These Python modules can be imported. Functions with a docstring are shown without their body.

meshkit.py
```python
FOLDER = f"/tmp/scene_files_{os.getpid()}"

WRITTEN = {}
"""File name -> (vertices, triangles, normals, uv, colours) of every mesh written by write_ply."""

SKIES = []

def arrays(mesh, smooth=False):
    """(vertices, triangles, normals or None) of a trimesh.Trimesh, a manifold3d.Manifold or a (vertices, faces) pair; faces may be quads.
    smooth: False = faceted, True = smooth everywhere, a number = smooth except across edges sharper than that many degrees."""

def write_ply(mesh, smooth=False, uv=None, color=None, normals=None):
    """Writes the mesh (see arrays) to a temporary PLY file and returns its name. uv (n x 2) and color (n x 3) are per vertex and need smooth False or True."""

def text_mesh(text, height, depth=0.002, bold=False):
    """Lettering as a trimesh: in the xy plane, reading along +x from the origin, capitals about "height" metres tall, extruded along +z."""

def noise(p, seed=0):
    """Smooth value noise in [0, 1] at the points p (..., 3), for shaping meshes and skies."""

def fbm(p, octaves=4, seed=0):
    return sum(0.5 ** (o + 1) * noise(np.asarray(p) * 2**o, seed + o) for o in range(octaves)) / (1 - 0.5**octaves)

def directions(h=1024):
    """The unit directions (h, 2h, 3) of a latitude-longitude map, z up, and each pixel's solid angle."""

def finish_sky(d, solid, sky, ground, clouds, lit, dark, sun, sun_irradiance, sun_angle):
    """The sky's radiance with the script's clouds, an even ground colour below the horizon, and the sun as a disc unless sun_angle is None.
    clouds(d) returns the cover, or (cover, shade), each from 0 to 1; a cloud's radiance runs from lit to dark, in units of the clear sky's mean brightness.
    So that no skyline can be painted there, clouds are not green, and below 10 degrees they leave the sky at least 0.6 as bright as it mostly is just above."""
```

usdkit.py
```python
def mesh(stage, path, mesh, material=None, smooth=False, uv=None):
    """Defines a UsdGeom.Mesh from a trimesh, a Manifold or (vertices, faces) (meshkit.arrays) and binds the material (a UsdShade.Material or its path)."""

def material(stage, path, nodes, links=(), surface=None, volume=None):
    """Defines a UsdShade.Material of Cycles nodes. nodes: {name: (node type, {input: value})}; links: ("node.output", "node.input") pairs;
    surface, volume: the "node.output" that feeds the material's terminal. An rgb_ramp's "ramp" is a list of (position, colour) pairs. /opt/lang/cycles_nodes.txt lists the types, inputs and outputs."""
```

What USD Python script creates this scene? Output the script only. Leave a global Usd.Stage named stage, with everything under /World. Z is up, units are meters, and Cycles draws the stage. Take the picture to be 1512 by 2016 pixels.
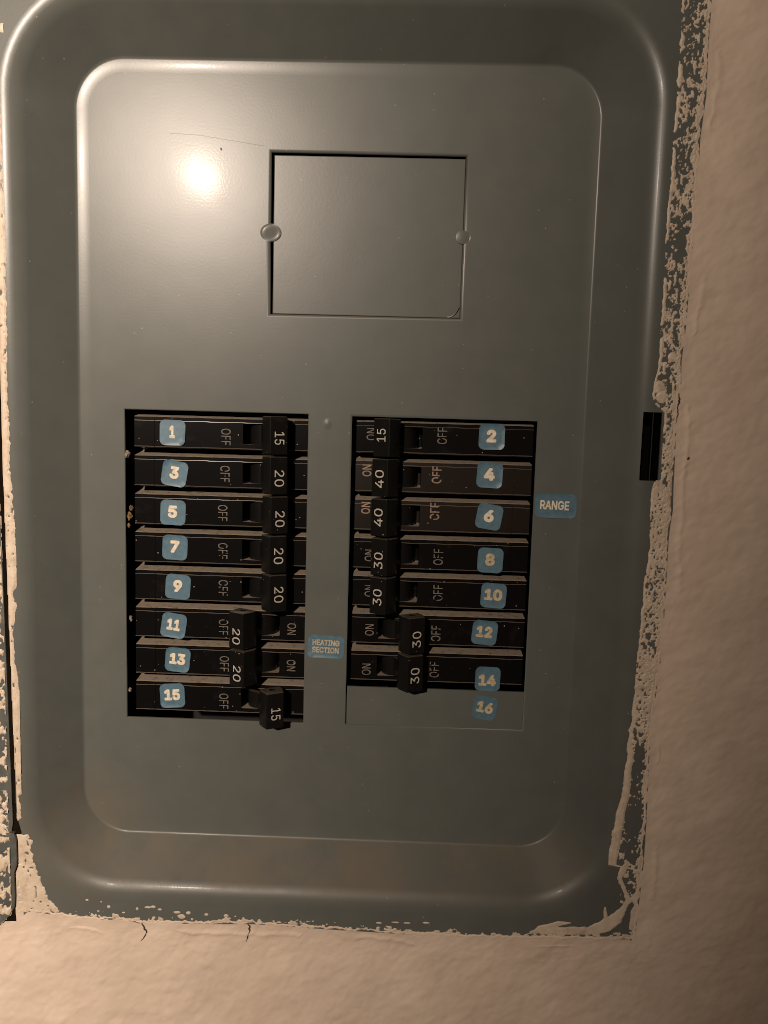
import math, glob
import numpy as np, trimesh, manifold3d as m3, usdkit
from meshkit import noise, fbm
from pxr import Usd, UsdGeom, UsdLux, UsdShade, Gf, Sdf
from shapely import affinity, box as sbox, union_all, Polygon, Point, LineString
from shapely.geometry import MultiPolygon

# ------------------------------------------------------------------ stage, camera, light
stage = Usd.Stage.CreateInMemory()
UsdGeom.SetStageUpAxis(stage, 'Z'); UsdGeom.SetStageMetersPerUnit(stage, 1.0)
UsdGeom.Xform.Define(stage, '/World'); UsdGeom.Scope.Define(stage, '/World/Looks')
MM = 0.001
# x to the right along the wall, z up, y into the wall; y = 0 is the pressed-in middle of the cover
D = 0.49485
cam = UsdGeom.Camera.Define(stage, '/World/camera')
R = np.array([[0.9993668, -0.0298435, 0.0193722], [0.0224431, 0.1062627, -0.9940848], [0.0276084, 0.9938901, 0.1068652]])
M = np.eye(4); M[:3, :3] = R.T; M[3, :3] = (0, -D, 0)
cam.AddTransformOp().Set(Gf.Matrix4d(M.tolist()))
cam.CreateHorizontalApertureAttr(25.96); cam.CreateFocalLengthAttr(25.96 * 1514 / 1512)
cam.CreateClippingRangeAttr(Gf.Vec2f(0.02, 50.0))
cam.CreateExposureAttr(0.0)

WARM = Gf.Vec3f(1.0, 0.825, 0.68)
DL = 3.0                                            # the bulb's distance from the wall
k = 1 + DL / D
BULB = np.array([-0.1285 * k, -DL, 0.1538 * k])
bulb = UsdLux.SphereLight.Define(stage, '/World/ceiling_bulb')
bulb.CreateRadiusAttr(0.040); bulb.CreateColorAttr(WARM); bulb.CreateIntensityAttr(43500.0); bulb.CreateNormalizeAttr(False)
aim = np.array([-3.0, 0.0, 0.768]) - BULB
def look(prim, eye, d):
    z = -d / np.linalg.norm(d); x = np.cross([0, 0, 1.0], z); x /= np.linalg.norm(x); y = np.cross(z, x)
    m = np.eye(4); m[0, :3], m[1, :3], m[2, :3], m[3, :3] = x, y, z, eye
    UsdGeom.Xformable(prim).AddTransformOp().Set(Gf.Matrix4d(m.tolist()))
look(bulb, BULB, aim)
sh = UsdLux.ShapingAPI.Apply(bulb.GetPrim()); sh.CreateShapingConeAngleAttr(60.3); sh.CreateShapingConeSoftnessAttr(1.0)

dome = UsdLux.DomeLight.Define(stage, '/World/room_light')
mt = usdkit.material(stage, '/World/Looks/room_glow', {'b': ('background_shader', {'color': (1.0, 0.56, 0.30), 'strength': 0.014})}, [], surface='b.background')
UsdShade.MaterialBindingAPI.Apply(dome.GetPrim()).Bind(mt)

# ------------------------------------------------------------------ helpers
def lerp_line(pts):
    a = np.array(sorted(pts)); return lambda z: np.interp(z, a[:, 0], a[:, 1])
used = {}
def numbered(parent, name):
    n = used.get((parent, name), 0); used[(parent, name)] = n + 1
    return f'{parent}/{name}' + (f'_{n:03d}' if n else '')
def thing(name, label, cat, loc=(0, 0, 0), group=None, kind=None):
    path = numbered('/World', name); x = UsdGeom.Xform.Define(stage, path); x.AddTranslateOp().Set(Gf.Vec3d(*[c * MM for c in loc]))
    p = x.GetPrim()
    for key, val in (('label', label), ('category', cat), ('group', group), ('kind', kind)):
        if val: p.SetCustomDataByKey(key, val)
    x._loc = np.array(loc, float); LOC[path] = x._loc
    return path
LOC = {}
def part(parent, name, mesh, mat, smooth=30, label=None):
    """mesh: (v, f) or trimesh in world millimetres"""
    v, f = (np.array(mesh.vertices), np.array(mesh.faces)) if hasattr(mesh, 'vertices') else mesh
    org = np.zeros(3); q = parent
    while q and q != '/World':
        if q in LOC: org = org + LOC[q]
        q = q.rsplit('/', 1)[0]
    path = numbered(parent, name)
    usdkit.mesh(stage, path, ((np.asarray(v, float) - org) * MM, f), MAT[mat], smooth=smooth)
    if label: stage.GetPrimAtPath(path).SetCustomDataByKey('label', label)
    return path
def man(m):
    q = m.to_mesh(); return trimesh.Trimesh(np.array(q.vert_properties[:, :3]), np.array(q.tri_verts), process=False)
def mbox(x0, x1, y0, y1, z0, z1):
    return m3.Manifold.cube([x1 - x0, y1 - y0, z1 - z0]).translate([x0, y0, z0])
def rbox(x0, x1, y0, y1, z0, z1, r=0.5):
    s = m3.Manifold.sphere(r, 8)
    return m3.Manifold.batch_hull([s.translate([x, y, z]) for x in (x0 + r, x1 - r) for y in (y0 + r, y1 - r) for z in (z0 + r, z1 - r)])
def extrude(poly, y_front, y_back):
    """polygon in (x, z) extruded between two depths; front looks to -y"""
    out = []
    for g in (poly.geoms if hasattr(poly, 'geoms') else [poly]):
        if g.is_empty or g.area < 1e-4: continue
        m = trimesh.creation.extrude_polygon(g, y_back - y_front, engine='earcut')
        v = np.array(m.vertices); out.append(trimesh.Trimesh(np.stack([v[:, 0], y_front + v[:, 2], v[:, 1]], 1), np.array(m.faces)[:, ::-1], process=False))
    return trimesh.util.concatenate(out)
FONT = glob.glob('/opt/blender-*/*/datafiles/fonts/Inter.woff2')[0]
GLYPHS = {}
def glyphs(text, stroke=0):
    """outline of the lettering, normalised to width x height = its box, as a shapely shape"""
    if (text, stroke) in GLYPHS: return GLYPHS[(text, stroke)]
    from PIL import Image, ImageDraw, ImageFont
    font = ImageFont.truetype(FONT, 120)
    x0, y0, x1, y1 = font.getbbox(text, anchor='ls', stroke_width=stroke)
    im = Image.new('L', (x1 - x0 + 8, y1 - y0 + 8))
    ImageDraw.Draw(im).text((4 - x0, 4 - y0), text, 255, font, anchor='ls', stroke_width=stroke)
    on = np.pad(np.asarray(im) > 127, ((0, 0), (1, 1))).astype(np.int8)
    rows, st = np.nonzero(np.diff(on, axis=1) == 1); en = np.nonzero(np.diff(on, axis=1) == -1)[1]
    s = union_all(sbox(st, -rows - 1, en, -rows)).buffer(1.2).buffer(-1.2).simplify(0.8)
    a, b, c, d = s.bounds
    s = affinity.scale(affinity.translate(s, -(a + c) / 2, -(b + d) / 2), 1 / (d - b), 1 / (d - b), origin=(0, 0))
    GLYPHS[(text, stroke)] = s
    return s
def lettering(text, w, h, x, z, rot, y, stroke=0, thick=0.12, worn=None):
    s = glyphs(text, stroke); a, b, c, d = s.bounds
    s = affinity.scale(s, w / (c - a), h, origin=(0, 0))
    s = affinity.translate(affinity.rotate(s, rot, origin=(0, 0)), x, z)
    if worn is not None: s = s.difference(worn)
    return extrude(s, y - thick, y)
def rrect(x0, x1, z0, z1, r, seg=6):
    return sbox(x0 + r, z0 + r, x1 - r, z1 - r).buffer(r, quad_segs=seg)
def grid_mesh(X, Y, Z, keep):
    n, m = X.shape; idx = np.arange(n * m).reshape(n, m)
    q = np.stack([idx[:-1, :-1], idx[:-1, 1:], idx[1:, 1:], idx[1:, :-1]], -1)[keep]
    f = np.vstack([q[:, [0, 1, 2]], q[:, [0, 2, 3]]]); v = np.stack([X, Y, Z], -1).reshape(-1, 3)
    u, inv = np.unique(f, return_inverse=True)
    return v[u], inv.reshape(f.shape)

# ------------------------------------------------------------------ materials
MAT = {}
def mat(name, nodes, links, surface='p.BSDF'):
    MAT[name] = usdkit.material(stage, f'/World/Looks/{name}', nodes, links, surface=surface)
POS = {'g': ('geometry', {})}
# cover: blue-grey baked enamel, faint orange peel, dust specks, brown dirt that has settled on the lower slope
mat('grey_enamel', {**POS,
    'sep': ('separate_xyz', {}), 'sepn': ('separate_xyz', {}),
    'peel': ('noise_texture', {'scale': 700.0, 'detail': 2.0, 'roughness': 0.5}),
    'wave': ('noise_texture', {'scale': 18.0, 'detail': 2.0}),
    'hs': ('math', {'math_type': 'multiply_add', 'value2': 9.0}),
    'bump': ('bump', {'strength': 0.26, 'distance': 0.00005}),
    'tone': ('noise_texture', {'scale': 45.0, 'detail': 5.0, 'roughness': 0.6}),
    'toner': ('rgb_ramp', {'ramp': [(0.3, (0.098, 0.104, 0.094)), (0.7, (0.111, 0.116, 0.104))]}),
    # specks
    'vor': ('voronoi_texture', {'scale': 210.0, 'randomness': 1.0}),
    'vc': ('separate_color', {}),
    'rad': ('map_range', {'from_min': 0.72, 'from_max': 1.0, 'to_min': 0.0, 'to_max': 0.085, 'clamp': True}),
    'spk': ('math', {'math_type': 'less_than'}),
    'spm': ('math', {'math_type': 'multiply', 'value2': 0.55}),
    'mspk': ('mix_color', {'b': (0.42, 0.38, 0.31)}),
    # settled dirt
    'up': ('map_range', {'from_min': 0.18, 'from_max': 0.55, 'to_min': 0.0, 'to_max': 1.0, 'clamp': True}),
    'dn': ('noise_texture', {'scale': 28.0, 'detail': 6.0, 'roughness': 0.65}),
    'dnr': ('map_range', {'from_min': 0.35, 'from_max': 0.7, 'to_min': 0.12, 'to_max': 0.7, 'clamp': True}),
    'dm': ('math', {'math_type': 'multiply'}),
    # smudge in the lower left corner of the pan
    'cd': ('vector_math', {'math_type': 'distance', 'vector2': (-0.203, -0.012, -0.274)}),
    'cr': ('map_range', {'from_min': 0.008, 'from_max': 0.052, 'to_min': 1.0, 'to_max': 0.0, 'clamp': True}),
    'cm': ('math', {'math_type': 'multiply'}),
    'dmax': ('math', {'math_type': 'maximum'}),
    'cs': ('math', {'math_type': 'multiply', 'value2': 1.45, 'use_clamp': True}),
    'dirt': ('mix_color', {'b': (0.148, 0.118, 0.082)}),
    'ro': ('math', {'math_type': 'multiply_add', 'value2': 0.28, 'value3': 0.305}),
    'p': ('principled_bsdf', {'specular_ior_level': 0.215, 'coat_weight': 0.012, 'coat_roughness': 0.10})},
    [('g.position', 'peel.vector'), ('g.position', 'wave.vector'), ('g.position', 'tone.vector'), ('g.position', 'vor.vector'), ('g.position', 'dn.vector'),
     ('wave.fac', 'hs.value1'), ('peel.fac', 'hs.value3'), ('hs.value', 'bump.height'), ('bump.normal', 'p.normal'), ('bump.normal', 'p.coat_normal'),
     ('tone.fac', 'toner.fac'), ('vor.color', 'vc.color'), ('vc.r', 'rad.value'), ('vor.distance', 'spk.value1'), ('rad.result', 'spk.value2'),
     ('spk.value', 'spm.value1'), ('spm.value', 'mspk.fac'), ('toner.color', 'mspk.a'),
     ('g.normal', 'sepn.vector'), ('sepn.z', 'up.value'), ('dn.fac', 'dnr.value'), ('up.result', 'dm.value1'), ('dnr.result', 'dm.value2'),
     ('g.position', 'cd.vector1'), ('cd.value', 'cr.value'), ('cr.result', 'cm.value1'), ('dnr.result', 'cm.value2'),
     ('dm.value', 'dmax.value1'), ('cm.value', 'cs.value1'), ('cs.value', 'dmax.value2'), ('dmax.value', 'dirt.fac'), ('mspk.result', 'dirt.a'),
     ('dirt.result', 'p.base_color'), ('dmax.value', 'ro.value1'), ('ro.value', 'p.roughness')])
mat('cream_paint', {**POS,
    'n': ('noise_texture', {'scale': 30.0, 'detail': 5.0, 'roughness': 0.6}),
    'r': ('rgb_ramp', {'ramp': [(0.3, (0.61, 0.488, 0.385)), (0.7, (0.70, 0.568, 0.455))]}),
    'f': ('noise_texture', {'scale': 650.0, 'detail': 5.0, 'roughness': 0.65}),
    'b': ('bump', {'strength': 0.5, 'distance': 0.0002}),
    'p': ('principled_bsdf', {'roughness': 0.62, 'specular_ior_level': 0.3})},
    [('g.position', 'n.vector'), ('n.fac', 'r.fac'), ('r.color', 'p.base_color'), ('g.position', 'f.vector'), ('f.fac', 'b.height'), ('b.normal', 'p.normal')])
mat('old_cream_paint', {**POS,
    'n': ('noise_texture', {'scale': 120.0, 'detail': 6.0, 'roughness': 0.65}),
    'r': ('rgb_ramp', {'ramp': [(0.28, (0.34, 0.26, 0.18)), (0.42, (0.53, 0.43, 0.325)), (0.62, (0.63, 0.525, 0.405)), (0.78, (0.46, 0.43, 0.385))]}),
    'f': ('noise_texture', {'scale': 600.0, 'detail': 3.0}),
    'b': ('bump', {'strength': 0.5, 'distance': 0.0002}),
    'p': ('principled_bsdf', {'roughness': 0.5, 'specular_ior_level': 0.4})},
    [('g.position', 'n.vector'), ('n.fac', 'r.fac'), ('r.color', 'p.base_color'), ('g.position', 'f.vector'), ('f.fac', 'b.height'), ('b.normal', 'p.normal')])
def black_plastic(name, col, rough, dust):
    mat(name, {**POS, 'sepn': ('separate_xyz', {}),
        'up': ('map_range', {'from_min': 0.48, 'from_max': 0.8, 'to_min': 0.0, 'to_max': 1.0, 'clamp': True}),
        'n': ('noise_texture', {'scale': 260.0, 'detail': 5.0, 'roughness': 0.65}),
        'nr': ('map_range', {'from_min': 0.22, 'from_max': 0.48, 'to_min': 0.3, 'to_max': 1.0, 'clamp': True}),
        'dm': ('math', {'math_type': 'multiply'}), 'd2': ('math', {'math_type': 'multiply', 'value2': dust}),
        'film': ('noise_texture', {'scale': 55.0, 'detail': 5.0, 'roughness': 0.7, 'distortion': 0.6}),
        'fr': ('map_range', {'from_min': 0.57, 'from_max': 0.85, 'to_min': 0.0, 'to_max': 0.07, 'clamp': True}),
        'fm': ('mix_color', {'a': col, 'b': (0.16, 0.14, 0.12)}),
        'vor': ('voronoi_texture', {'scale': 420.0}), 'vc': ('separate_color', {}),
        'rad': ('map_range', {'from_min': 0.86, 'from_max': 1.0, 'to_min': 0.0, 'to_max': 0.16, 'clamp': True}),
        'spk': ('math', {'math_type': 'less_than'}), 'spm': ('math', {'math_type': 'multiply', 'value2': 0.8}),
        'ms': ('mix_color', {'b': (0.42, 0.38, 0.32)}),
        'mix': ('mix_color', {'b': (0.28, 0.23, 0.175)}),
        'ro': ('math', {'math_type': 'multiply_add', 'value2': 0.45, 'value3': rough}),
        'p': ('principled_bsdf', {'specular_ior_level': 0.24})},
        [('g.normal', 'sepn.vector'), ('sepn.z', 'up.value'), ('g.position', 'n.vector'), ('n.fac', 'nr.value'), ('up.result', 'dm.value1'), ('nr.result', 'dm.value2'), ('dm.value', 'd2.value1'),
         ('g.position', 'film.vector'), ('film.fac', 'fr.value'), ('fr.result', 'fm.fac'), ('fm.result', 'ms.a'),
         ('g.position', 'vor.vector'), ('vor.color', 'vc.color'), ('vc.r', 'rad.value'), ('vor.distance', 'spk.value1'), ('rad.result', 'spk.value2'), ('spk.value', 'spm.value1'), ('spm.value', 'ms.fac'),
         ('ms.result', 'mix.a'), ('d2.value', 'mix.fac'), ('mix.result', 'p.base_color'), ('d2.value', 'ro.value1'), ('ro.value', 'p.roughness')])
black_plastic('black_plastic', (0.005, 0.0045, 0.0045), 0.19, 1.0)
black_plastic('brown_plastic', (0.014, 0.010, 0.0075), 0.30, 1.0)
black_plastic('handle_plastic', (0.007, 0.0065, 0.006), 0.27, 0.25)
def plain(name, col, rough, spec=0.4, var=0.12, scale=300.0):
    c = np.array(col)
    mat(name, {**POS, 'n': ('noise_texture', {'scale': scale, 'detail': 4.0, 'roughness': 0.6}),
        'r': ('rgb_ramp', {'ramp': [(0.3, tuple(c * (1 - var))), (0.7, tuple(np.minimum(c * (1 + var), 1)))]}),
        'p': ('principled_bsdf', {'roughness': rough, 'specular_ior_level': spec})},
        [('g.position', 'n.vector'), ('n.fac', 'r.fac'), ('r.color', 'p.base_color')])
plain('sticker_blue', (0.078, 0.148, 0.195), 0.42, 0.45, 0.17, 320.0)
plain('sticker_cream', (0.68, 0.59, 0.45), 0.6, 0.3, 0.22, 420.0)
plain('sticker_ochre', (0.46, 0.365, 0.225), 0.6, 0.3, 0.3, 420.0)
plain('worn_print', (0.15, 0.132, 0.11), 0.6, 0.3, 0.45, 500.0)
plain('white_print', (0.46, 0.42, 0.36), 0.5, 0.3, 0.2, 500.0)
plain('brown_print', (0.26, 0.19, 0.14), 0.6, 0.3, 0.4, 500.0)
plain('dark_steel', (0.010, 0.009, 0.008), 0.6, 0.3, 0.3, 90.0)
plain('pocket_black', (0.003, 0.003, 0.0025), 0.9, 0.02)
plain('scuff', (0.088, 0.078, 0.063), 0.5, 0.2)
plain('door_grey', (0.085, 0.088, 0.080), 0.45, 0.45, 0.3, 80.0)
plain('crack_dark', (0.06, 0.043, 0.03), 0.9, 0.1, 0.2)
plain('insulation', (0.17, 0.105, 0.05), 0.8, 0.2, 0.5, 700.0)
plain('lint', (0.22, 0.18, 0.14), 0.95, 0.1, 0.4, 700.0)

# ------------------------------------------------------------------ sizes (mm)
IX0, IX1, IZ0, IZ1, IR = -206.3, 115.5, -276.0, 221.0, 30.0     # pressed-in middle
SF, RB, TH = 36.0, 20.0, math.radians(42)                     # bend to the flange, its radius, slope
RC = 3.0
s_a = RC * math.sin(TH); s_b = SF - RB * math.sin(TH)
d_a = sum(math.tan(math.radians(7) * (q - 0.5) / 7) for q in range(1, 8)) + sum(s_a / 7 * math.tan(math.radians(7) + (TH - math.radians(7)) * (q - 0.5) / 7) for q in range(1, 8)); d_b = d_a + (s_b - s_a) * math.tan(TH); FD = d_b + RB * (1 - math.cos(TH))
FK = (494.85 - FD) / 478.85                                     # scale of what was measured on the flange
FLY = -FD                                                      # y of the flange's face
ROLL = 7.0                                                     # the flat turns up very gently before the sharp bend
def profile():
    P = [(-ROLL, -0.0)]
    for sa, ta, tb, sb in ((-ROLL, 0.0, math.radians(7), 0.0), (0.0, math.radians(7), TH, s_a)):
        for q in np.linspace(0, 1, 8)[1:]:
            ds = (sb - sa) / 7; t = ta + (tb - ta) * (q - 0.5 / 7); P.append((sa + (sb - sa) * q, P[-1][1] + ds * math.tan(t)))
    P += [(s_a + (s_b - s_a) * t, d_a + (d_b - d_a) * t) for t in (0.33, 0.66)]
    P += [(SF - RB * math.sin(a), FD - RB * (1 - math.cos(a))) for a in np.linspace(TH, 0, 16)]
    P.append((30.0, FD - RB * (1 - math.cos(math.asin((SF - 30.0) / RB)))))
    return sorted(P)
OPEN_L, OPEN_R = (-178.2, -59.8, -196.7, 8.3), (-31.7, 86.5, -196.4, 7.8)
KO = (-85.2, 34.8, 70.7, 168.5)

# right-hand edge of the cover: how far the painted wall laps over it; left edge of the paint on the flange
WALL_X = lerp_line([(z * FK, x * FK) for x, z in [(171, 400), (170.5, 252.5), (170.5, 224.7), (171.2, 200), (169.4, 176.5), (170, 139), (169.2, 104), (168.6, 68), (167.2, 45), (168.2, 30), (166.7, 19), (167.6, -31), (168.2, -45), (166.8, -60), (167.3, -108), (167, -141), (164.6, -174), (163.8, -208), (164.7, -242), (164.9, -277), (163.2, -313), (162.5, -329), (162.5, -400)]])
PAINT_X = lerp_line([(z * FK, x * FK) for x, z in [(155.3, 400), (155.3, 252), (155.8, 224), (155.4, 159), (154.8, 124), (155, 79), (155.5, 49), (155.2, 40), (153.4, 33), (152.9, 26), (154.8, 20), (160.8, 15), (161, -26), (157, -28), (155.6, -34), (156.4, -50), (157.5, -69), (155.2, -92), (154.1, -125), (153.8, -161), (152, -195), (150.8, -229), (146.8, -250), (143.5, -278), (143.2, -279), (160, -282), (160, -400)]])
WALL_Z = lerp_line([(x * FK, z * FK) for x, z in [(-400, -338), (-262, -339), (-250, -332), (-245, -327), (-239, -326.3), (-208, -329.7), (-163, -331.5), (-116, -330.1), (-88, -328.9), (-41, -330.5), (13, -331.8), (80, -331.7), (147, -329.5), (163, -328.9), (400, -328.9)]])

def WALL_XJ(Z): return WALL_X(Z) + (fbm(np.stack([0 * Z, Z / 3.0, 0 * Z], -1), 4, 21) - 0.5) * 2.4
def WALL_ZJ(X): return WALL_Z(X) + (fbm(np.stack([X / 3.0, 0 * X, 0 * X], -1), 4, 22) - 0.5) * 2.6

# ------------------------------------------------------------------ the wall
def wall():
    xs = np.concatenate([np.arange(-420, -262, 4.0), np.arange(-262, 156, 0.9), np.arange(156, 175, 0.38), np.arange(175, 335, 1.1)])
    zs = np.concatenate([np.arange(-470, -345, 1.1), np.arange(-345, -320, 0.42), np.arange(-320, 340, 0.95)])
    X, Z = np.meshgrid(xs, zs, indexing='ij')
    P = np.stack([X, Z, 0 * X], -1)
    c, s = math.cos(0.6), math.sin(0.6)
    Q = np.stack([(c * X + s * Z) / 15.0, (-s * X + c * Z) / 9.0, 0 * X], -1)      # roller stipple drawn out on a slant
    h = 1.25 * (fbm(Q, 3, 3) - 0.5) + 0.65 * (fbm(P / 4.6, 3, 9) - 0.5) + 1.3 * (fbm(P / 24.0, 2, 15) - 0.5) + 1.1 * (noise(P / 45.0, 5) - 0.5)
    out = np.maximum(X - WALL_XJ(Z), WALL_ZJ(X) - Z)                   # > 0 on the wall, mm from the lapped edge
    lap = np.exp(-np.maximum(out, 0) / 3.5)
    base = FD - 0.55 + h * (1 - 0.75 * np.exp(-np.maximum(out, 0) / 4.0))
    bead = 0.95 * lap + 0.6 * lap * (fbm(P / 2.2, 3, 31) - 0.5)
    ridge = 0.5 * np.exp(-((out - 8 - 6 * (noise(np.stack([X / 30, Z / 30, 0 * X], -1), 8) - .5)) / 1.6) ** 2) * (noise(np.stack([X / 40, Z / 40, 0 * X], -1), 12) > 0.55)
    ledge = 0.5 / (1 + np.exp(-(-404 - 0.035 * X - Z) / 0.8))
    H = base + bead + ridge + ledge
    H = np.where(out < 0, np.maximum(H + out * 1.6, FD - 3.0), H)
    keep = (out > -2.5)
    keep &= ~((X < -244.5) & (Z > -329))
    kq = keep[:-1, :-1] & keep[1:, :-1] & keep[:-1, 1:] & keep[1:, 1:]
    v, f = grid_mesh(X, -H, Z, kq)
    p = part('/World', 'wall', (v, f), 'cream_paint', smooth=True)
    stage.GetPrimAtPath(p).SetCustomDataByKey('kind', 'structure')
    stage.GetPrimAtPath(p).SetCustomDataByKey('label', 'cream painted textured wall round the grey breaker panel')
    for pts in ([(-163.8, -331.5), (-162.6, -335.5), (-160.9, -339.6), (-162.2, -343), (-164.6, -346)], [(-92.0, -330.2), (-91.4, -334), (-92.1, -338.6), (-93.4, -343.5)], [(-203, -329.6), (-196, -329), (-189, -330.4), (-180, -330.2), (-172, -331.5), (-165, -333.0)], [(169.2, 27.0), (169.0, 20), (168.5, 9)], [(177.2, -12.4), (177.7, -13.2)]):
        pts = np.array(pts) * FK
        t = np.linspace(0, 1, 26); q = np.stack([np.interp(t, np.linspace(0, 1, len(pts)), pts[:, i]) for i in (0, 1)], 1)
        q += (noise(np.stack([t * 14, t * 0, t * 0], -1), len(pts))[:, None] - 0.5) * 1.1
        w = 0.52 * (1 - t ** 2 * 0.8) * (0.6 + 0.8 * noise(np.stack([t * 9, t * 0, t * 0], -1), 4))
        poly = union_all([LineString(q[i:i + 2]).buffer(max(w[i], 0.12), quad_segs=2) for i in range(len(q) - 1)])
        hy = []
        m = extrude(poly.simplify(0.05), 0.0, 1.2); vv = np.array(m.vertices)
        xi = np.clip(np.searchsorted(xs, vv[:, 0]), 0, len(xs) - 1); zi = np.clip(np.searchsorted(zs, vv[:, 2]), 0, len(zs) - 1)
        vv[:, 1] += -H[xi, zi] - 0.16; m.vertices = vv
        part(p, 'crack', m, 'crack_dark', smooth=False)
wall()

# ------------------------------------------------------------------ the cover
cover = thing('panel_cover', 'grey metal breaker panel cover with pressed-in middle, cream paint crusted along its edges', 'panel cover')
LX0, LX1, LZ0, LZ1 = IX1 + 30.0, 156.6, -26.6, 14.7
def loop(s, seg=14):
    pts = []
    r = IR + s
    for cx, cz, a0 in ((IX1 - IR, IZ1 - IR, 0), (IX0 + IR, IZ1 - IR, 90), (IX0 + IR, IZ0 + IR, 180), (IX1 - IR, IZ0 + IR, 270)):
        for a in np.radians(np.linspace(a0, a0 + 90, seg + 1)): pts.append((cx + r * math.cos(a), cz + r * math.sin(a)))
    pts += [(IX1 + s, LZ0), (IX1 + s, LZ1)]            # corners of the latch slot
    return np.array(pts)
def sheet(poly, y):
    out = []
    for g in (poly.geoms if hasattr(poly, 'geoms') else [poly]):
        v, f = trimesh.creation.triangulate_polygon(g, engine='earcut'); v = np.array(v); f = np.array(f)
        a = v[f]; sgn = np.cross(a[:, 1] - a[:, 0], a[:, 2] - a[:, 0]); f = np.where(sgn[:, None] > 0, f, f[:, ::-1])
        out.append(trimesh.Trimesh(np.stack([v[:, 0], np.full(len(v), y), v[:, 1]], 1), f, process=False))
    return out
def hole_edge(rings):
    """rings: list of (closed outline of equal length, y) from the sheet's face into the hole"""
    n = len(rings[0][0]); v = np.vstack([np.stack([p[:, 0], np.full(n, y), p[:, 1]], 1) for p, y in rings]); f = []
    for i in range(len(rings) - 1):
        for j in range(n):
            a, b = i * n + j, i * n + (j + 1) % n; f += [[a, b, b + n], [a, b + n, a + n]]
    return trimesh.Trimesh(v, np.array(f), process=False)
def orient(m):
    m.merge_vertices(digits_vertex=4); return m
def rect_pts(r, g, arc=None):
    x0, x1, z0, z1 = r; x0, x1, z0, z1 = x0 - g, x1 + g, z0 - g, z1 + g
    p = [(x0, z0), (x1, z0), (x1, z1), (x0, z1)]
    return np.array(p)
def ko_outline(g):
    """main knockout's outline with round tie dimples half way up both sides"""
    x0, x1, z0, z1 = KO; zc, r = 120.3, 3.9 + g * 0.3
    x0, x1, z0, z1 = x0 - g, x1 + g, z0 - g, z1 + g
    L = [(x0 + r * math.cos(a), zc + r * math.sin(a)) for a in np.radians(np.linspace(90, 270, 11))]
    Rr = [(x1 + 0.72 * r * math.cos(a), zc - 0.2 + 0.72 * r * math.sin(a)) for a in np.radians(np.linspace(-90, 90, 11))]
    return np.array([(x0, z0), (x1, z0)] + Rr + [(x1, z1), (x0, z1)] + L)
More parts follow.
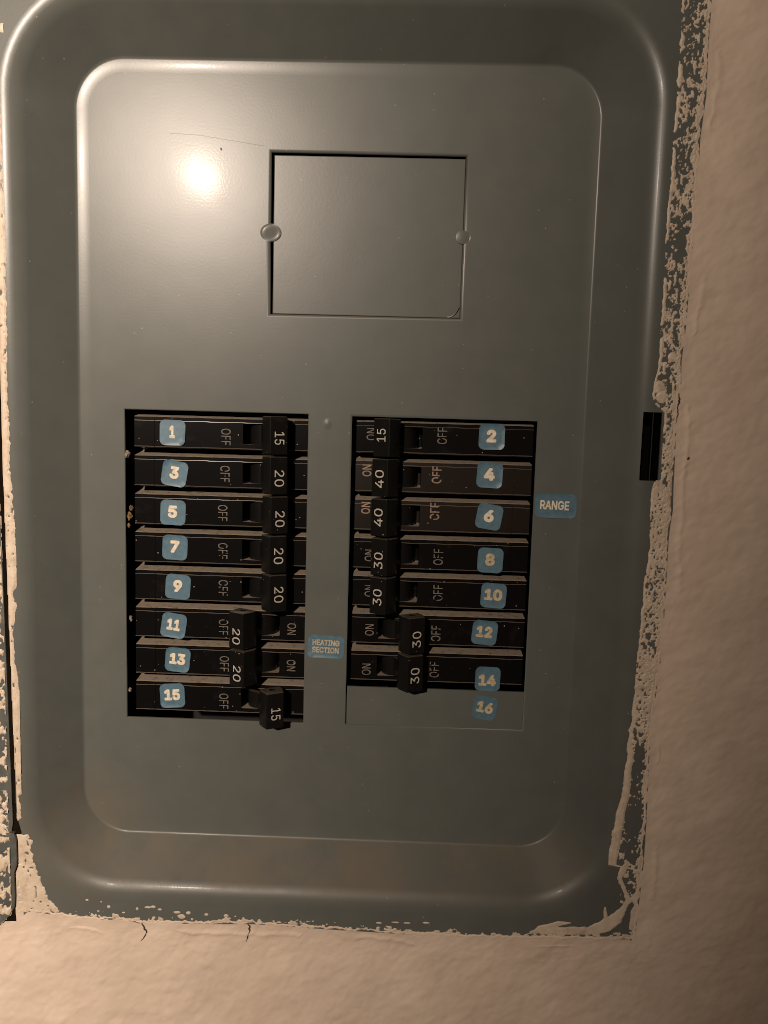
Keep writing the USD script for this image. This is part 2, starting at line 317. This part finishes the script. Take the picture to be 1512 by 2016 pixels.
def build_cover():
    ms = []
    P = profile(); n = len(loop(0))
    v = np.vstack([np.stack([loop(s)[:, 0], np.full(n, -d), loop(s)[:, 1]], 1) for s, d in P]); f = []
    for i in range(len(P) - 1):
        for j in range(n):
            if j == n - 2 and P[i][0] > 29.99: continue
            a, b = i * n + j, i * n + (j + 1) % n; f += [[a, b, b + n], [a, b + n, a + n]]
    ms.append(trimesh.Trimesh(v, np.array(f), process=False))
    holes = []
    for r, roll in ((OPEN_L, 0.9), (OPEN_R, 1.5)):
        holes.append(rect_pts(r, roll)); ms.append(hole_edge([(rect_pts(r, roll), 0.0), (rect_pts(r, roll * 0.35), 0.14), (rect_pts(r, 0), 0.55), (rect_pts(r, 0), 1.7)]))
    rings = [(ko_outline(1.9), 0.0), (ko_outline(1.2), 0.10), (ko_outline(0.6), 0.35), (ko_outline(0.15), 0.85), (ko_outline(0), 1.7)]
    holes.append(rings[0][0]); ms.append(hole_edge(rings))
    # a small punch dimple between the openings
    dz = [(3.4, 0.0), (2.6, -0.06), (1.7, -0.20), (0.8, -0.33), (0.05, -0.37)]
    ring = lambda r: np.array([(-47.3 + r * math.cos(a), 2.3 + r * math.sin(a) * 1.25) for a in np.radians(np.arange(0, 360, 20))])
    holes.append(ring(3.4)); ms.append(hole_edge([(ring(r), y) for r, y in dz]))
    ms += sheet(Polygon(loop(-ROLL), [h for h in holes]), 0.0)
    # flange
    zz = np.arange(-326, 421, 6.0); xx = np.arange(-236, 160, 8.0)
    e = np.array([(-249.5 * FK, 420), (-249.5 * FK, -40), (-246.2 * FK, -262 * FK), (-243.6 * FK, -272 * FK), (-243.6 * FK, float(WALL_Z(-243)) - 1)] + [(x, float(WALL_Z(x)) - 1.6) for x in xx] + [(float(WALL_X(z)) + 1.8, z) for z in zz])
    outer = Polygon(e)
    slot = sbox(-252, 204, -243.2, 208)
    ms += sheet(outer.difference(Polygon(loop(SF))).difference(sbox(IX1 + 20, LZ0, LX1, LZ1)).difference(slot), FLY)
    ms.append(hole_edge([(np.array([(IX1 + SF, LZ1), (LX1, LZ1), (LX1, LZ0), (IX1 + SF, LZ0)]), y) for y in (FLY, FLY + 1.6)]))
    # turned-back outer edge
    ms.append(hole_edge([(e, FLY), (e, FLY + 6)]))
    return orient(trimesh.util.concatenate(ms))
part(cover, 'pressed_sheet', build_cover(), 'grey_enamel', smooth=32)
def dome_disc(cx, cz, r, y0, bulge, n=18, m=6):
    v, f = [(cx, y0 + bulge, cz)], []
    for i in range(1, m + 1):
        t = i / m
        for j in range(n):
            a = 2 * math.pi * j / n; v.append((cx + r * t * math.cos(a), y0 + bulge * (1 - t * t), cz + r * t * math.sin(a)))
    for j in range(n): f.append([0, 1 + j, 1 + (j + 1) % n])
    for i in range(m - 1):
        for j in range(n):
            a, b = 1 + i * n + j, 1 + i * n + (j + 1) % n; f += [[a, a + n, b + n], [a, b + n, b]]
    return trimesh.Trimesh(np.array(v), np.array(f), process=False)
def plate(poly, y, roll, thick=1.4):
    """flat blank with rounded rim"""
    ms = []
    steps = [(0.0, 0.0), (roll * 0.5, 0.10), (roll, 0.35)]
    inner = poly.buffer(-roll, join_style=2)
    ms += sheet(inner, y)
    a = np.array(inner.exterior.coords)[:-1]; b = np.array(poly.buffer(-roll * 0.4, join_style=2).exterior.coords)[:-1]; c = np.array(poly.exterior.coords)[:-1]
    if Polygon(a).exterior.is_ccw is False: a = a[::-1]
    if Polygon(b).exterior.is_ccw is False: b = b[::-1]
    if Polygon(c).exterior.is_ccw is False: c = c[::-1]
    def match(q): 
        k_ = np.argmin(np.hypot(*(q - a[0]).T)); return np.roll(q, -k_, 0)
    b, c = match(b), match(c)
    ms.append(hole_edge([(a, y), (b, y + 0.12), (c, y + 0.45), (c, y + thick)]))
    return orient(trimesh.util.concatenate(ms))
kp = sbox(-83.7, 70.75, 34.75, 167.0)
part(cover, 'main_knockout', plate(kp, 0.55, 0.5), 'grey_enamel', smooth=32, label='large square blank for a main breaker, still in place')
tie = dome_disc(-85.3, 120.3, 6.6, -0.05, 0.0, 28, 10); tv = np.array(tie.vertices); tt = np.hypot((tv[:, 0] + 85.3), tv[:, 2] - 120.3) / 6.6
tv[:, 1] += (0.11 * (tv[:, 0] + 85.3) + 0.06 * (120.3 - tv[:, 2])) * (1 - tt ** 4); tv[:, 2] = 120.3 + (tv[:, 2] - 120.3) * 0.82; tie.vertices = tv
part(cover, 'knockout_tie', tie, 'grey_enamel', smooth=True)
part(cover, 'knockout_tie', dome_disc(34.5, 120.1, 4.2, -0.03, -0.30, 24, 8), 'grey_enamel')
# the blank's lower right corner has been bent out
def curl():
    n = 10; v, f = [], []
    for i in range(n):
        t = i / (n - 1); x = 26.5 + 7.0 * t; z = 71.6 + 6.5 * t ** 2.5
        v += [(x, 0.45 - 0.9 * t, z), (x + 0.6, 0.3 - 1.1 * t, z - 0.5)]
    for i in range(n - 1): a = 2 * i; f += [[a, a + 1, a + 3], [a, a + 3, a + 2]]
    return trimesh.Trimesh(np.array(v), np.array(f), process=False)
part('/World/panel_cover/main_knockout', 'bent_corner', curl(), 'grey_enamel', smooth=True)
part(cover, 'filler_plate', plate(sbox(-31.0, -196.36, 86.4, -170.4), 0.42, 0.08), 'grey_enamel', smooth=32, label='blank filler plate under breaker 14, sticker 16 on it')
# latch catch: dark pocket behind the slot
def pocket(x0, x1, z0, z1, y0, y1):
    return man(mbox(x0 - 0.5, x1 + 0.5, y0, y1 + 1, z0 - 0.5, z1 + 0.5) - mbox(x0, x1, y0 - 1, y1, z0, z1))
part(cover, 'latch_slot', pocket(LX0 - 0.3, LX1 + 0.3, LZ0 - 0.3, LZ1 + 0.3, FLY + 2.0, FLY + 22), 'pocket_black', smooth=False)
# shallow scuffed shelf beside the latch slot

# ---- cream paint left on the flange
def residue(xs, zs, field, thick=0.3, gain=0.35):
    X, Z = np.meshgrid(xs, zs, indexing='ij'); F = field(X, Z)
    P = np.stack([X / 1.6, Z / 1.6, 0 * X], -1)
    H = np.clip(F * gain, -0.25, thick) + np.where(F > 0, 0.10 * (fbm(P, 3, 77) - 0.5), 0)
    k_ = F > -0.6; kq = k_[:-1, :-1] | k_[1:, :-1] | k_[:-1, 1:] | k_[1:, 1:]
    return grid_mesh(X, FLY - H, Z, kq)
def P2(X, Z, sx, sz): return np.stack([X / sx, Z / sz, 0 * X], -1)
def right_field(X, Z):
    wob = (fbm(P2(X * 0, Z, 1, 4.0), 4, 41) - 0.5) * 1.6
    s = X - (PAINT_X(Z) + wob); e = WALL_XJ(Z) - X
    n = fbm(P2(X, Z, 1.5, 2.1), 4, 43); big = noise(P2(X * 0, Z, 1, 16.0), 44); big2 = noise(P2(X, Z, 7, 22.0), 45)
    lowz = np.clip((40 - Z) / 60, 0, 1) * np.clip((Z + 215) / 60, 0, 1)
    thr = 0.545 - 0.11 * (big - 0.5) * 2 - 0.13 * lowz - 0.10 * (big2 - 0.5)
    thr = thr - 0.35 * np.clip((2.6 - e) / 2.6, 0, 1) + 0.12 * np.clip((s - 1) / 4, 0, 1) * (Z < -195)
    core = (n - thr) * 9
    dots = noise(P2(X, Z, 1.15, 1.15), 46); core = np.minimum(core, (0.80 - dots) * 5 + 0.3)
    line = np.minimum(s, (1.1 + 1.6 * noise(P2(X * 0, Z, 1, 9), 47)) - s) - 3.5 * np.clip(0.40 - noise(P2(X * 0.15, Z, 1, 9.0), 48), 0, 1) * 4
    wedge = np.where((Z < -195) & (Z > -279), np.minimum(s, 3.2 + 0.03 * (-195 - Z) - s), -1)
    F = np.maximum(np.maximum(core, line), wedge)
    F = np.minimum(np.minimum(F, s * 1.2), e + 0.7)
    for cx, cz, r in ((163.3 * FK, 48.5 * FK, 2.6), (156.6 * FK, 30.5 * FK, 3.2), (158.5 * FK, 24.5 * FK, 3.4)):
        F = np.maximum(F, (r - np.hypot(X - cx, (Z - cz) * 0.9)) * 0.8)
    F = np.where((Z < 14.9 * FK) & (Z > -26.9 * FK), np.minimum(F, (X - 160.4 * FK - 0.9 * noise(P2(X * 0, Z, 1, 4), 49)) * 1.5), F)
    return F
part(cover, 'paint_residue', residue(np.arange(141, 173, 0.36), np.arange(-331, 300, 0.38), lambda X, Z: np.where(Z < -279, -1, right_field(X, Z)), thick=0.5, gain=0.42), 'old_cream_paint', smooth=True, label='speckled cream paint band along the right edge')
def stroke(X, Z, pts):
    F = np.full(X.shape, -9.0)
    for (x0, z0, r0), (x1, z1, r1) in zip(pts[:-1], pts[1:]):
        dx, dz = x1 - x0, z1 - z0; t = np.clip(((X - x0) * dx + (Z - z0) * dz) / (dx * dx + dz * dz + 1e-9), 0, 1)
        F = np.maximum(F, r0 + (r1 - r0) * t - np.hypot(X - x0 - t * dx, Z - z0 - t * dz))
    return F
FLK = [(-200.5, -318.0, 1.0, .6), (-191, -319, .7, .5), (-186, -322.3, 1.0, 1.0), (-166.9, -323, .9, 1.2), (-160, -321.5, 2.2, .8), (-156, -321, 1.6, .7), (-151.6, -322.8, 1.6, .8), (-139.8, -324.2, 2.2, .9), (-132.4, -324.4, 1.4, 1.1), (-137, -327.2, 2.4, 1.6), (-120.3, -325, 1.5, 1.0), (-107, -325.1, 1.7, 1.0), (-101, -325.6, .7, .5), (-96, -327, .6, .5), (-85, -327.6, .9, .6), (-5, -326, 2.2, .6), (6, -325.2, 2.6, .5), (14, -325.3, 2.6, .6), (26, -324.6, 2, .6), (-193, -325.6, .8, .6), (-176, -326, 1.2, .5)]
def bottom_field(X, Z):
    wz = WALL_Z(X)
    n = fbm(P2(X, Z, 2.6, 1.8), 4, 51)
    up = 0.6 + 3.4 * (noise(P2(X, X * 0, 11, 1), 52) - 0.2)
    F = (up - (Z - wz)) * 0.9 + (n - 0.56) * 9
    F = np.minimum(F, up + 3 - (Z - wz))
    for x, z, a, b in FLK: F = np.maximum(F, (1 - np.hypot((X - x * FK) / a, (Z - z * FK) / b) + (n - .5) * 0.9) * min(a, b))
    q = [(x * FK, z * FK, r) for x, z, r in [(96, -328.5, 1.2), (104, -325.2, 2.4), (113, -321.6, 2.0), (121, -320.6, 0.6)]]
    F = np.maximum(F, stroke(X, Z, q) + (n - .5) * 1.3)
    q = [(x * FK, z * FK, r) for x, z, r in [(101, -326.4, 2.4), (118, -326.6, 2.8), (134, -325.8, 2.8), (144, -321.8, 4.6), (151, -316.5, 4.0), (156, -308, 1.7), (158.5, -303.5, 1.6), (155.3, -296, 1.3), (151.5, -288, 1.5), (153.5, -282.5, 2.2), (156, -277, 1.0)]]
    F = np.maximum(F, stroke(X, Z, q) + (n - .5) * 1.5)
    q = [(x * FK, z * FK, r) for x, z, r in [(145, -320, 1.6), (143.6, -312, 1.0), (143.4, -309, .6)]]
    F = np.maximum(F, stroke(X, Z, q))
    q = [(x * FK, z * FK, r) for x, z, r in [(158.5, -303.5, 1.6), (162, -302, 1.8), (164, -306, 1.6), (163.5, -322, 1.7)]]
    F = np.maximum(F, stroke(X, Z, q))
    mott = fbm(P2(X, Z, 2.2, 2.6), 4, 57)                     # worn mottling up the right hand corner
    F = np.maximum(F, np.where((X > 148) & (Z > -300), np.minimum((mott - 0.60) * 9, (X - 148 - 3 * mott)), -9))
    F = np.maximum(F, np.where(Z > -318, 2.4 * noise(P2(X * 0, Z, 1, 5), 58) + 0.8 - (WALL_X(Z) - X), -9))
    # heavy patch in the lower left corner
    edge = np.interp(Z, np.array([-335, -324, -318.5, -301, -294, -276, -272]) * FK, np.array([-216, -221.7, -226, -233.5, -236, -238.5, -241]) * FK)
    F = np.maximum(F, np.minimum(edge - X + (fbm(P2(X, Z, 3, 3), 4, 53) - .5) * 5, (-273.5 * FK - Z) * 1.0 + (noise(P2(X, Z, 2, 2), 54) - .5) * 3))
    cut = noise(P2(X, Z, 1.6, 2.6), 55)
    F = np.where((X < -214) & (cut > 0.83), np.minimum(F, -0.3), F)
    F = np.minimum(F, np.minimum(Z - WALL_ZJ(X), WALL_XJ(Z) - X) + 0.7)
    return F
part(cover, 'paint_residue', residue(np.arange(-244, 171, 0.42), np.arange(-332, -268, 0.40), bottom_field), 'old_cream_paint', smooth=True, label='flaked cream paint along the bottom edge and corners')
LEFT_X = lerp_line([(z * FK, x * FK) for x, z in [(-247, 300), (-246.2, 190), (-245.3, 100), (-245.6, 64), (-246.2, 14), (-245.4, -10), (-245.8, -24), (-244.7, -56), (-244.0, -82), (-243.4, -105), (-245.6, -110), (-244.4, -120), (-246.2, -138), (-245.4, -158), (-243.1, -182), (-242.4, -223), (-242.2, -244), (-245.3, -247), (-244, -262), (-246, -264), (-260, -268)]])
def left_field(X, Z):
    n = fbm(P2(X, Z, 2.0, 4.0), 4, 61)
    F = LEFT_X(Z) + (fbm(P2(X * 0, Z, 1, 3), 3, 62) - .5) * 1.3 - X
    hole = (n - 0.72) * 12
    F = np.minimum(F, -hole + 0.1)
    F = np.maximum(F, (2.6 - np.hypot(X + 243.6 * FK, Z - 230.5 * FK)) * 0.8)
    F = np.minimum(F, (X - np.interp(Z, np.array([-272, -262, -40, 420]) * FK, np.array([-243.8, -246.3, -249.6, -249.6]) * FK)) * 2)
    return np.where((Z < 208) & (Z > 203), -1, F)
part(cover, 'paint_residue', residue(np.arange(-248.2, -238, 0.34), np.arange(-270, 300, 0.4), left_field, thick=0.4), 'old_cream_paint', smooth=True, label='cream paint strip along the hinge side')

# ---- marks on the enamel
for pts, w in (([(-149, 178.5), (-130, 177.6), (-112, 175.0), (-90, 172.0)], 0.07), ([(-116.8, 170.0), (-116.5, 169.3)], 0.55)):
    part(cover, 'scratch', extrude(LineString(pts).buffer(w, quad_segs=3), -0.03, 0.2), 'scuff', smooth=False)

# ---- stickers
rs = np.random.default_rng(23)
def sticker(parent, name, x, z, w, h, rot, y, lines, r=3.4, ink='sticker_cream'):
    o = np.array(rrect(-w / 2, w / 2, -h / 2, h / 2, r, 7).exterior.coords)[:-1]
    o = np.array([p for i, p in enumerate(o)]); n = len(o)
    extra = np.linspace(0, 1, 1)
    lift = np.where(rs.random(4) < 0.45, rs.uniform(0.25, 0.9, 4), 0.06); corners = np.array([(1, 1), (1, -1), (-1, 1), (-1, -1)]) / math.sqrt(2)
    c, sn = math.cos(math.radians(-rot)), math.sin(math.radians(-rot))
    v, f, K = [(0, 0, 0)], [], 10
    o = o * (1 + 0.012 * (noise(np.stack([o[:, 0] / 2, o[:, 1] / 2, o[:, 0] * 0], -1), int(rs.integers(99)))[:, None] - 0.5))
    for kk in range(1, K + 1): v += [(a_ * kk / K, b_ * kk / K, 0) for a_, b_ in o]
    o3 = o * 1.0; v += [(a_, b_, 1) for a_, b_ in o3]
    v = np.array(v, float)
    q = np.stack([v[:, 0] / (w / 2), v[:, 1] / (h / 2)], 1) @ corners.T
    up = (np.clip(q - 0.78, 0, 1) ** 2 / 0.2 * lift).sum(1)
    yy = np.where(v[:, 2] > 0, y + 0.02 - up, y - 0.2 - up)
    for j in range(n): f.append([0, 1 + j, 1 + (j + 1) % n])
    for i in range(K):
        for j in range(n):
            a_, b_ = 1 + i * n + j, 1 + i * n + (j + 1) % n; f += [[a_, a_ + n, b_ + n], [a_, b_ + n, b_]]
    V = np.stack([x + v[:, 0] * c - v[:, 1] * sn, yy, z + v[:, 0] * sn + v[:, 1] * c], 1)
    p = part(parent, name, (V, np.array(f)), 'sticker_blue', smooth=40)
    for txt, tw, th, dx, dz, stroke_w, nm, extra in lines:
        part(p, nm, lettering(txt, tw, th, x + dx * c - dz * sn, z + dx * sn + dz * c, -rot + extra, y - 0.195, stroke_w, 0.06), ink, smooth=False)
    return p
NUMW = {'1': 3.6, '2': 6.2, '3': 5.9, '4': 7.0, '5': 6.0, '6': 6.4, '7': 5.9, '8': 6.2, '9': 5.9, '10': 11.8, '11': 8.8, '12': 10.6, '13': 10.6, '14': 11.6, '15': 10.6, '16': 11.0}
def num_lines(t, dx=0.0, dz=0.0):
    return [(t, NUMW[t], 8.1 if len(t) == 1 else 7.6, dx, dz, 8, 'numeral', 0)]
sticker(cover, 'number_sticker', 60.8, -181.8, 15.8, 16.2, 10, 0.41, num_lines('16', 0.1, 0.2), ink='sticker_ochre')
sticker(cover, 'word_sticker', 100.6, -45.9, 26.8, 15.8, 1, -0.02, [('RANGE', 18.6, 5.9, -0.6, 0.4, 4, 'lettering', 0)], 4.0)
sticker(cover, 'word_sticker', -45.4, -143.8, 24.2, 15.4, 2, -0.02, [('HEATING', 17.8, 4.0, -0.2, 2.7, 5, 'lettering', 0), ('SECTION', 17.6, 4.0, -0.3, -2.3, 5, 'lettering', 0)], 3.4, ink='sticker_ochre')

# ------------------------------------------------------------------ the door, swung open to the left
door = thing('panel_door', 'grey panel door swung open at the left edge, crusted with flaking cream paint', 'panel door')
dx = lambda z: -251.9 + (-52 - z) * 0.0157
dpoly = Polygon([(-560, 300), (dx(300) * FK, 300), (dx(-265) * FK, -265 * FK), (-249.6 * FK, -271 * FK), (-560, -274 * FK)])
part(door, 'door_leaf', extrude(dpoly, FLY - 1.6, FLY + 0.2), 'door_grey', smooth=False)
hp = Polygon([(x * FK, z * FK) for x, z in [(-560, -274.6), (-262, -274.0), (-250.5, -271.6), (-247.6, -272), (-246.5, -276), (-246.3, -290), (-246.7, -295), (-248.5, -300), (-248.2, -316), (-248.8, -324), (-252, -330), (-259, -336.5), (-268, -341), (-300, -343), (-560, -343)]])
part(door, 'hinge_corner', extrude(hp, FLY - 2.2, FLY + 0.2), 'door_grey', smooth=False)
def door_field(X, Z):
    n = fbm(P2(X, Z, 3.0, 4.2), 4, 71); m = noise(P2(X, Z, 5, 9), 72)
    return np.minimum((n - 0.53 - 0.16 * (m - .5)) * 10 + 0.5 * np.exp(-(dx(Z) * FK - X) / 1.5), (dx(Z) * FK - 0.4 - X))
def put(mesh, dy):
    v, f = mesh; v = v.copy(); v[:, 1] += dy; return v, f
part(door, 'paint_residue', put(residue(np.arange(-272, -246, 0.4), np.arange(-268, 290, 0.45), door_field, thick=0.7, gain=0.6), -1.6), 'old_cream_paint', smooth=True)
hpi = hp.buffer(-0.5)
def hinge_field(X, Z):
    import shapely
    ins = np.zeros(X.shape); pts = shapely.points(X.ravel(), Z.ravel())
    dist = shapely.distance(pts, hpi.exterior).reshape(X.shape); inn = shapely.contains_xy(hpi, X.ravel(), Z.ravel()).reshape(X.shape)
    n = fbm(P2(X, Z, 3.4, 5.0), 4, 73)
    return np.minimum(np.where(inn, dist, -dist), (n - 0.40) * 10)
part(door, 'paint_residue', put(residue(np.arange(-275, -245.5, 0.45), np.arange(-342, -269, 0.45), hinge_field, thick=0.8, gain=0.5), -2.2), 'old_cream_paint', smooth=True)

# ------------------------------------------------------------------ the steel box behind
encl = thing('breaker_box', 'dark steel box behind the cover, seen only in the gaps round the breakers', 'breaker box')
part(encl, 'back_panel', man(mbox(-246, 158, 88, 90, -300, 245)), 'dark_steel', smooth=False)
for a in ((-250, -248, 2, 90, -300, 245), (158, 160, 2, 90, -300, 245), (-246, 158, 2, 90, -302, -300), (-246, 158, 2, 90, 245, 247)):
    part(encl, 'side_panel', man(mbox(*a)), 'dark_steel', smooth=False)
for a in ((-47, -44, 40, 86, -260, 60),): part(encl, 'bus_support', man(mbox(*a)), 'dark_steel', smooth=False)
rng = np.random.default_rng(4)
def tuft(x, y, z, r, seed):
    m = trimesh.creation.icosphere(2, r); v = np.array(m.vertices); v *= (0.55 + 0.9 * noise(v / r * 2.3 + 7, seed))[:, None]; v[:, 2] *= 1.5
    m.vertices = v + [x, y, z]; return m
for i, (x, z, r, mt_) in enumerate([(-175.6, -61, 1.6, 'insulation'), (-174.8, -55.5, 1.2, 'insulation'), (-176.2, -67, 0.9, 'insulation'), (-176.9, -20.5, 1.5, 'lint'), (-175.3, -129, 1.2, 'lint'), (-176.4, -178, 1.0, 'lint')]):
    part(encl, 'lint_tuft' if mt_ == 'lint' else 'frayed_insulation', tuft(x, 0.7, z, r, i), mt_)

# ------------------------------------------------------------------ breakers
PITCH = 25.1
FACE = 0.6                                             # y of a breaker's face, just behind the sheet
def breaker_body(xc, z0, right, half):
    """z0: lower edge of the module"""
    prof = [(0.5, 60), (0.5, 14), (1.5, 3.2), (1.75, 0.6), (1.95, -0.2), (2.3, -0.26), (2.65, 0.0), (18.9, 0.0), (19.12, 0.05), (19.25, 0.32), (21.5, 0.34), (21.75, 0.7), (22.0, 2.0), (22.8, 8.0), (23.6, 13.5), (24.5, 17.0), (25.0, 18.0), (25.0, 60)]
    cs = m3.CrossSection([[(z, -d) for z, d in prof][::-1]], m3.FillRule.NonZero)
    m = m3.Manifold.extrude(cs, 2 * half)             # polygon (z, -d) -> x, y of the section; extrusion along z
    if m.volume() <= 0: raise ValueError
    # section x -> z, section y -> -depth -> world y = FACE + d, extrusion -> x
    T = np.array([[0, 0, 1, xc - half], [0, -1, 0, FACE], [1, 0, 0, z0]], float)
    m = m.transform(T)
    sg = -1 if right else 1
    a, b = sorted((xc + sg * 14.2, xc + sg * 39.6))
    m = m - rbox(a, b, FACE - 8, FACE + 13, z0 + 5.2, z0 + 18.7, 1.0)
    g = xc - 43 if not right else xc + 45.5
    m = m - mbox(g - 0.2, g + 0.2, FACE - 1, FACE + 0.35, z0 - 1, z0 + 21.3)
    # end lip
    a, b = sorted((xc - sg * half, xc - sg * (half - 3.2)))
    return m
def rotz(m, deg, px, py):
    """turn about the upright axis through (px, py)"""
    return m.translate([-px, -py, 0]).rotate([0, 0, deg]).translate([px, py, 0])
def handle_mesh(px, py, zc, lean):
    """cap, stem and round rotor; the cap's face points to -y before it is leaned over"""
    cap = m3.Manifold.batch_hull([m3.Manifold.sphere(0.7, 8).translate([px + sx * (w - .7), py - r, zc + sz * 11.2]) for w, r in ((7.2, 16.4), (7.6, 20.0), (5.9, 27.3)) for sx in (-1, 1) for sz in (-1, 1)])
    stem = mbox(px - 5.6, px + 5.6, py - 18, py, zc - 6.3, zc + 6.3)
    rot_ = m3.Manifold.cylinder(12.9, 9.6, 9.6, 36).translate([px, py, zc - 6.45])
    hole = m3.Manifold.cylinder(40, 2.1, 2.1, 20).translate([px, py - 20.6, zc - 20])
    return rotz((cap - hole) + stem + rot_, lean, px, py)
def spin(m, deg, px, py):
    v = np.array(m.vertices); a = math.radians(deg); x, y = v[:, 0] - px, v[:, 1] - py
    v[:, 0], v[:, 1] = px + x * math.cos(a) - y * math.sin(a), py + x * math.sin(a) + y * math.cos(a); m.vertices = v; return m
STICK = {1: (-147.4, -5.9, 1), 3: (-146.1, -32.2, 9), 5: (-147.2, -57.7, 2), 7: (-145.9, -80.7, 3), 9: (-144.0, -106.8, 4), 11: (-146.8, -133.0, 8), 13: (-144.2, -156.2, 5), 15: (-147.7, -180.9, -4),
         2: (57.9, -2.9, 0), 4: (57.6, -27.4, 2), 6: (58.4, -54.3, 9), 8: (60.3, -82.8, 2), 10: (63.4, -106.0, 3), 12: (58.6, -130.9, 5), 14: (61.9, -162.1, 1)}
OFF = {1: (-112.8, -7.7), 3: (-113.3, -31.6), 5: (-114.7, -57.1), 7: (-114.5, -82.1), 9: (-114.0, -106.7), 11: (-113.7, -133.1), 13: (-113.0, -158.0), 15: (-113.3, -183.7), 2: (26.3, -3.1), 4: (23.6, -28.2), 6: (23.1, -51.9), 8: (26.5, -81.6), 10: (27.1, -105.4), 12: (26.7, -132.6), 14: (26.5, -157.1)}
ON = {11: (-68.5, -132.8), 13: (-68.5, -157.6), 4: (-21.4, -26.6), 6: (-21.6, -50.9), 2: (-19.2, -3.3), 8: (-18.5, -82.0), 10: (-18.0, -105.5), 12: (-17.1, -131.6), 14: (-18.5, -158.4)}
RATE = {1: '15', 3: '20', 5: '20', 7: '20', 9: '20', 11: '20', 13: '20', 15: '15', 2: '15', 4: '40', 6: '40', 8: '30', 10: '30', 12: '30', 14: '30'}
RZ = {1: -7.4, 3: -32.5, 5: -58.2, 7: -81.9, 9: -106.9, 11: -135, 13: -159.5, 15: -185.7, 2: -3.7, 4: -31, 6: -55.3, 8: -82.8, 10: -106.4, 12: -133.1, 14: -156.9}
TRIPPED = (11, 13, 12, 14)
ROWS = {1: 'topmost of the left row', 3: 'second from the top on the left', 5: 'third from the top on the left', 7: 'fourth from the top on the left', 9: 'fifth from the top on the left', 11: 'upper of the two left ones thrown to OFF', 13: 'lower of the two left ones thrown to OFF', 15: 'lowest of the left row',
        2: 'topmost of the right row', 4: 'second from the top on the right', 6: 'just left of the RANGE sticker', 8: 'fourth from the top on the right', 10: 'fifth from the top on the right', 12: 'handle at OFF, sixth from top on the right', 14: 'handle thrown to OFF just above the blank plate'}
rw = np.random.default_rng(11)
for no in [1, 3, 5, 7, 9, 11, 13, 15, 2, 4, 6, 8, 10, 12, 14]:
    right = no % 2 == 0; i = (no - 1) // 2
    xc, half = (27.9, 56.6) if right else (-116.0, 56.2)
    z0 = -17.5 - PITCH * i + (0.5 if right else 0); zc = z0 + 12.6
    brown = no in (4, 6)
    b = thing('circuit_breaker', f"{'brownish' if brown else 'black'} breaker with blue {no} sticker, {ROWS[no]}", 'circuit breaker', (xc, FACE, z0), 'circuit breakers in the panel')
    part(b, 'body', man(breaker_body(xc, z0, right, half)), 'brown_plastic' if brown else 'black_plastic', smooth=25)
    sg = -1 if right else 1
    px, py = xc + sg * 27.0, FACE + 10.0
    lean = sg * (28 if no not in TRIPPED else -28) + rw.uniform(-1.2, 1.2)
    hz = zc - (3.0 if no == 15 else 0.9)
    h = part(b, 'handle', man(handle_mesh(px, py, hz, lean)), 'handle_plastic', smooth=30)
    tr = 90 if right else -90
    t = RATE[no]; nw = {'15': 8.0, '20': 10.2, '40': 11.2, '30': 10.4}[t]
    m = lettering(t, nw, 6.2, px + (0.4 if not right else -0.2), np.clip(RZ[no], hz - 4.2, hz + 4.2), tr, py - 28.0, 0, 0.10)
    part(h, 'rating_number', spin(m, lean, px, py), 'white_print', smooth=False)
    pm = 'brown_print' if brown else 'worn_print'
    worn = union_all([Point(OFF[no][0] + rw.normal(0, 2.5), OFF[no][1] + rw.normal(0, 4)).buffer(rw.uniform(.3, 1.1), quad_segs=3) for _ in range(10 if no in (7, 11, 14, 6) else 3)])
    part(b, 'off_lettering', lettering('OFF', 10.4 if not brown else 11.0, 6.2, OFF[no][0], OFF[no][1], tr, FACE, 0 if not brown else 2, 0.08, worn), pm, smooth=False)
    ox, oz = ON.get(no, (0, 0))
    if no in ON: part(b, 'on_lettering', lettering('ON', 7.6, 5.8, ox, oz, tr, FACE, 0 if not brown else 2, 0.08), pm, smooth=False)
    x, z, rt = STICK[no]
    sticker(b, 'number_sticker', x, z, 16.5, 16.4, rt, FACE - 0.05, num_lines(str(no), -0.2, 0.5 if no != 14 else -1.0), ink='sticker_ochre' if no in (8, 10, 12, 14) else 'sticker_cream')
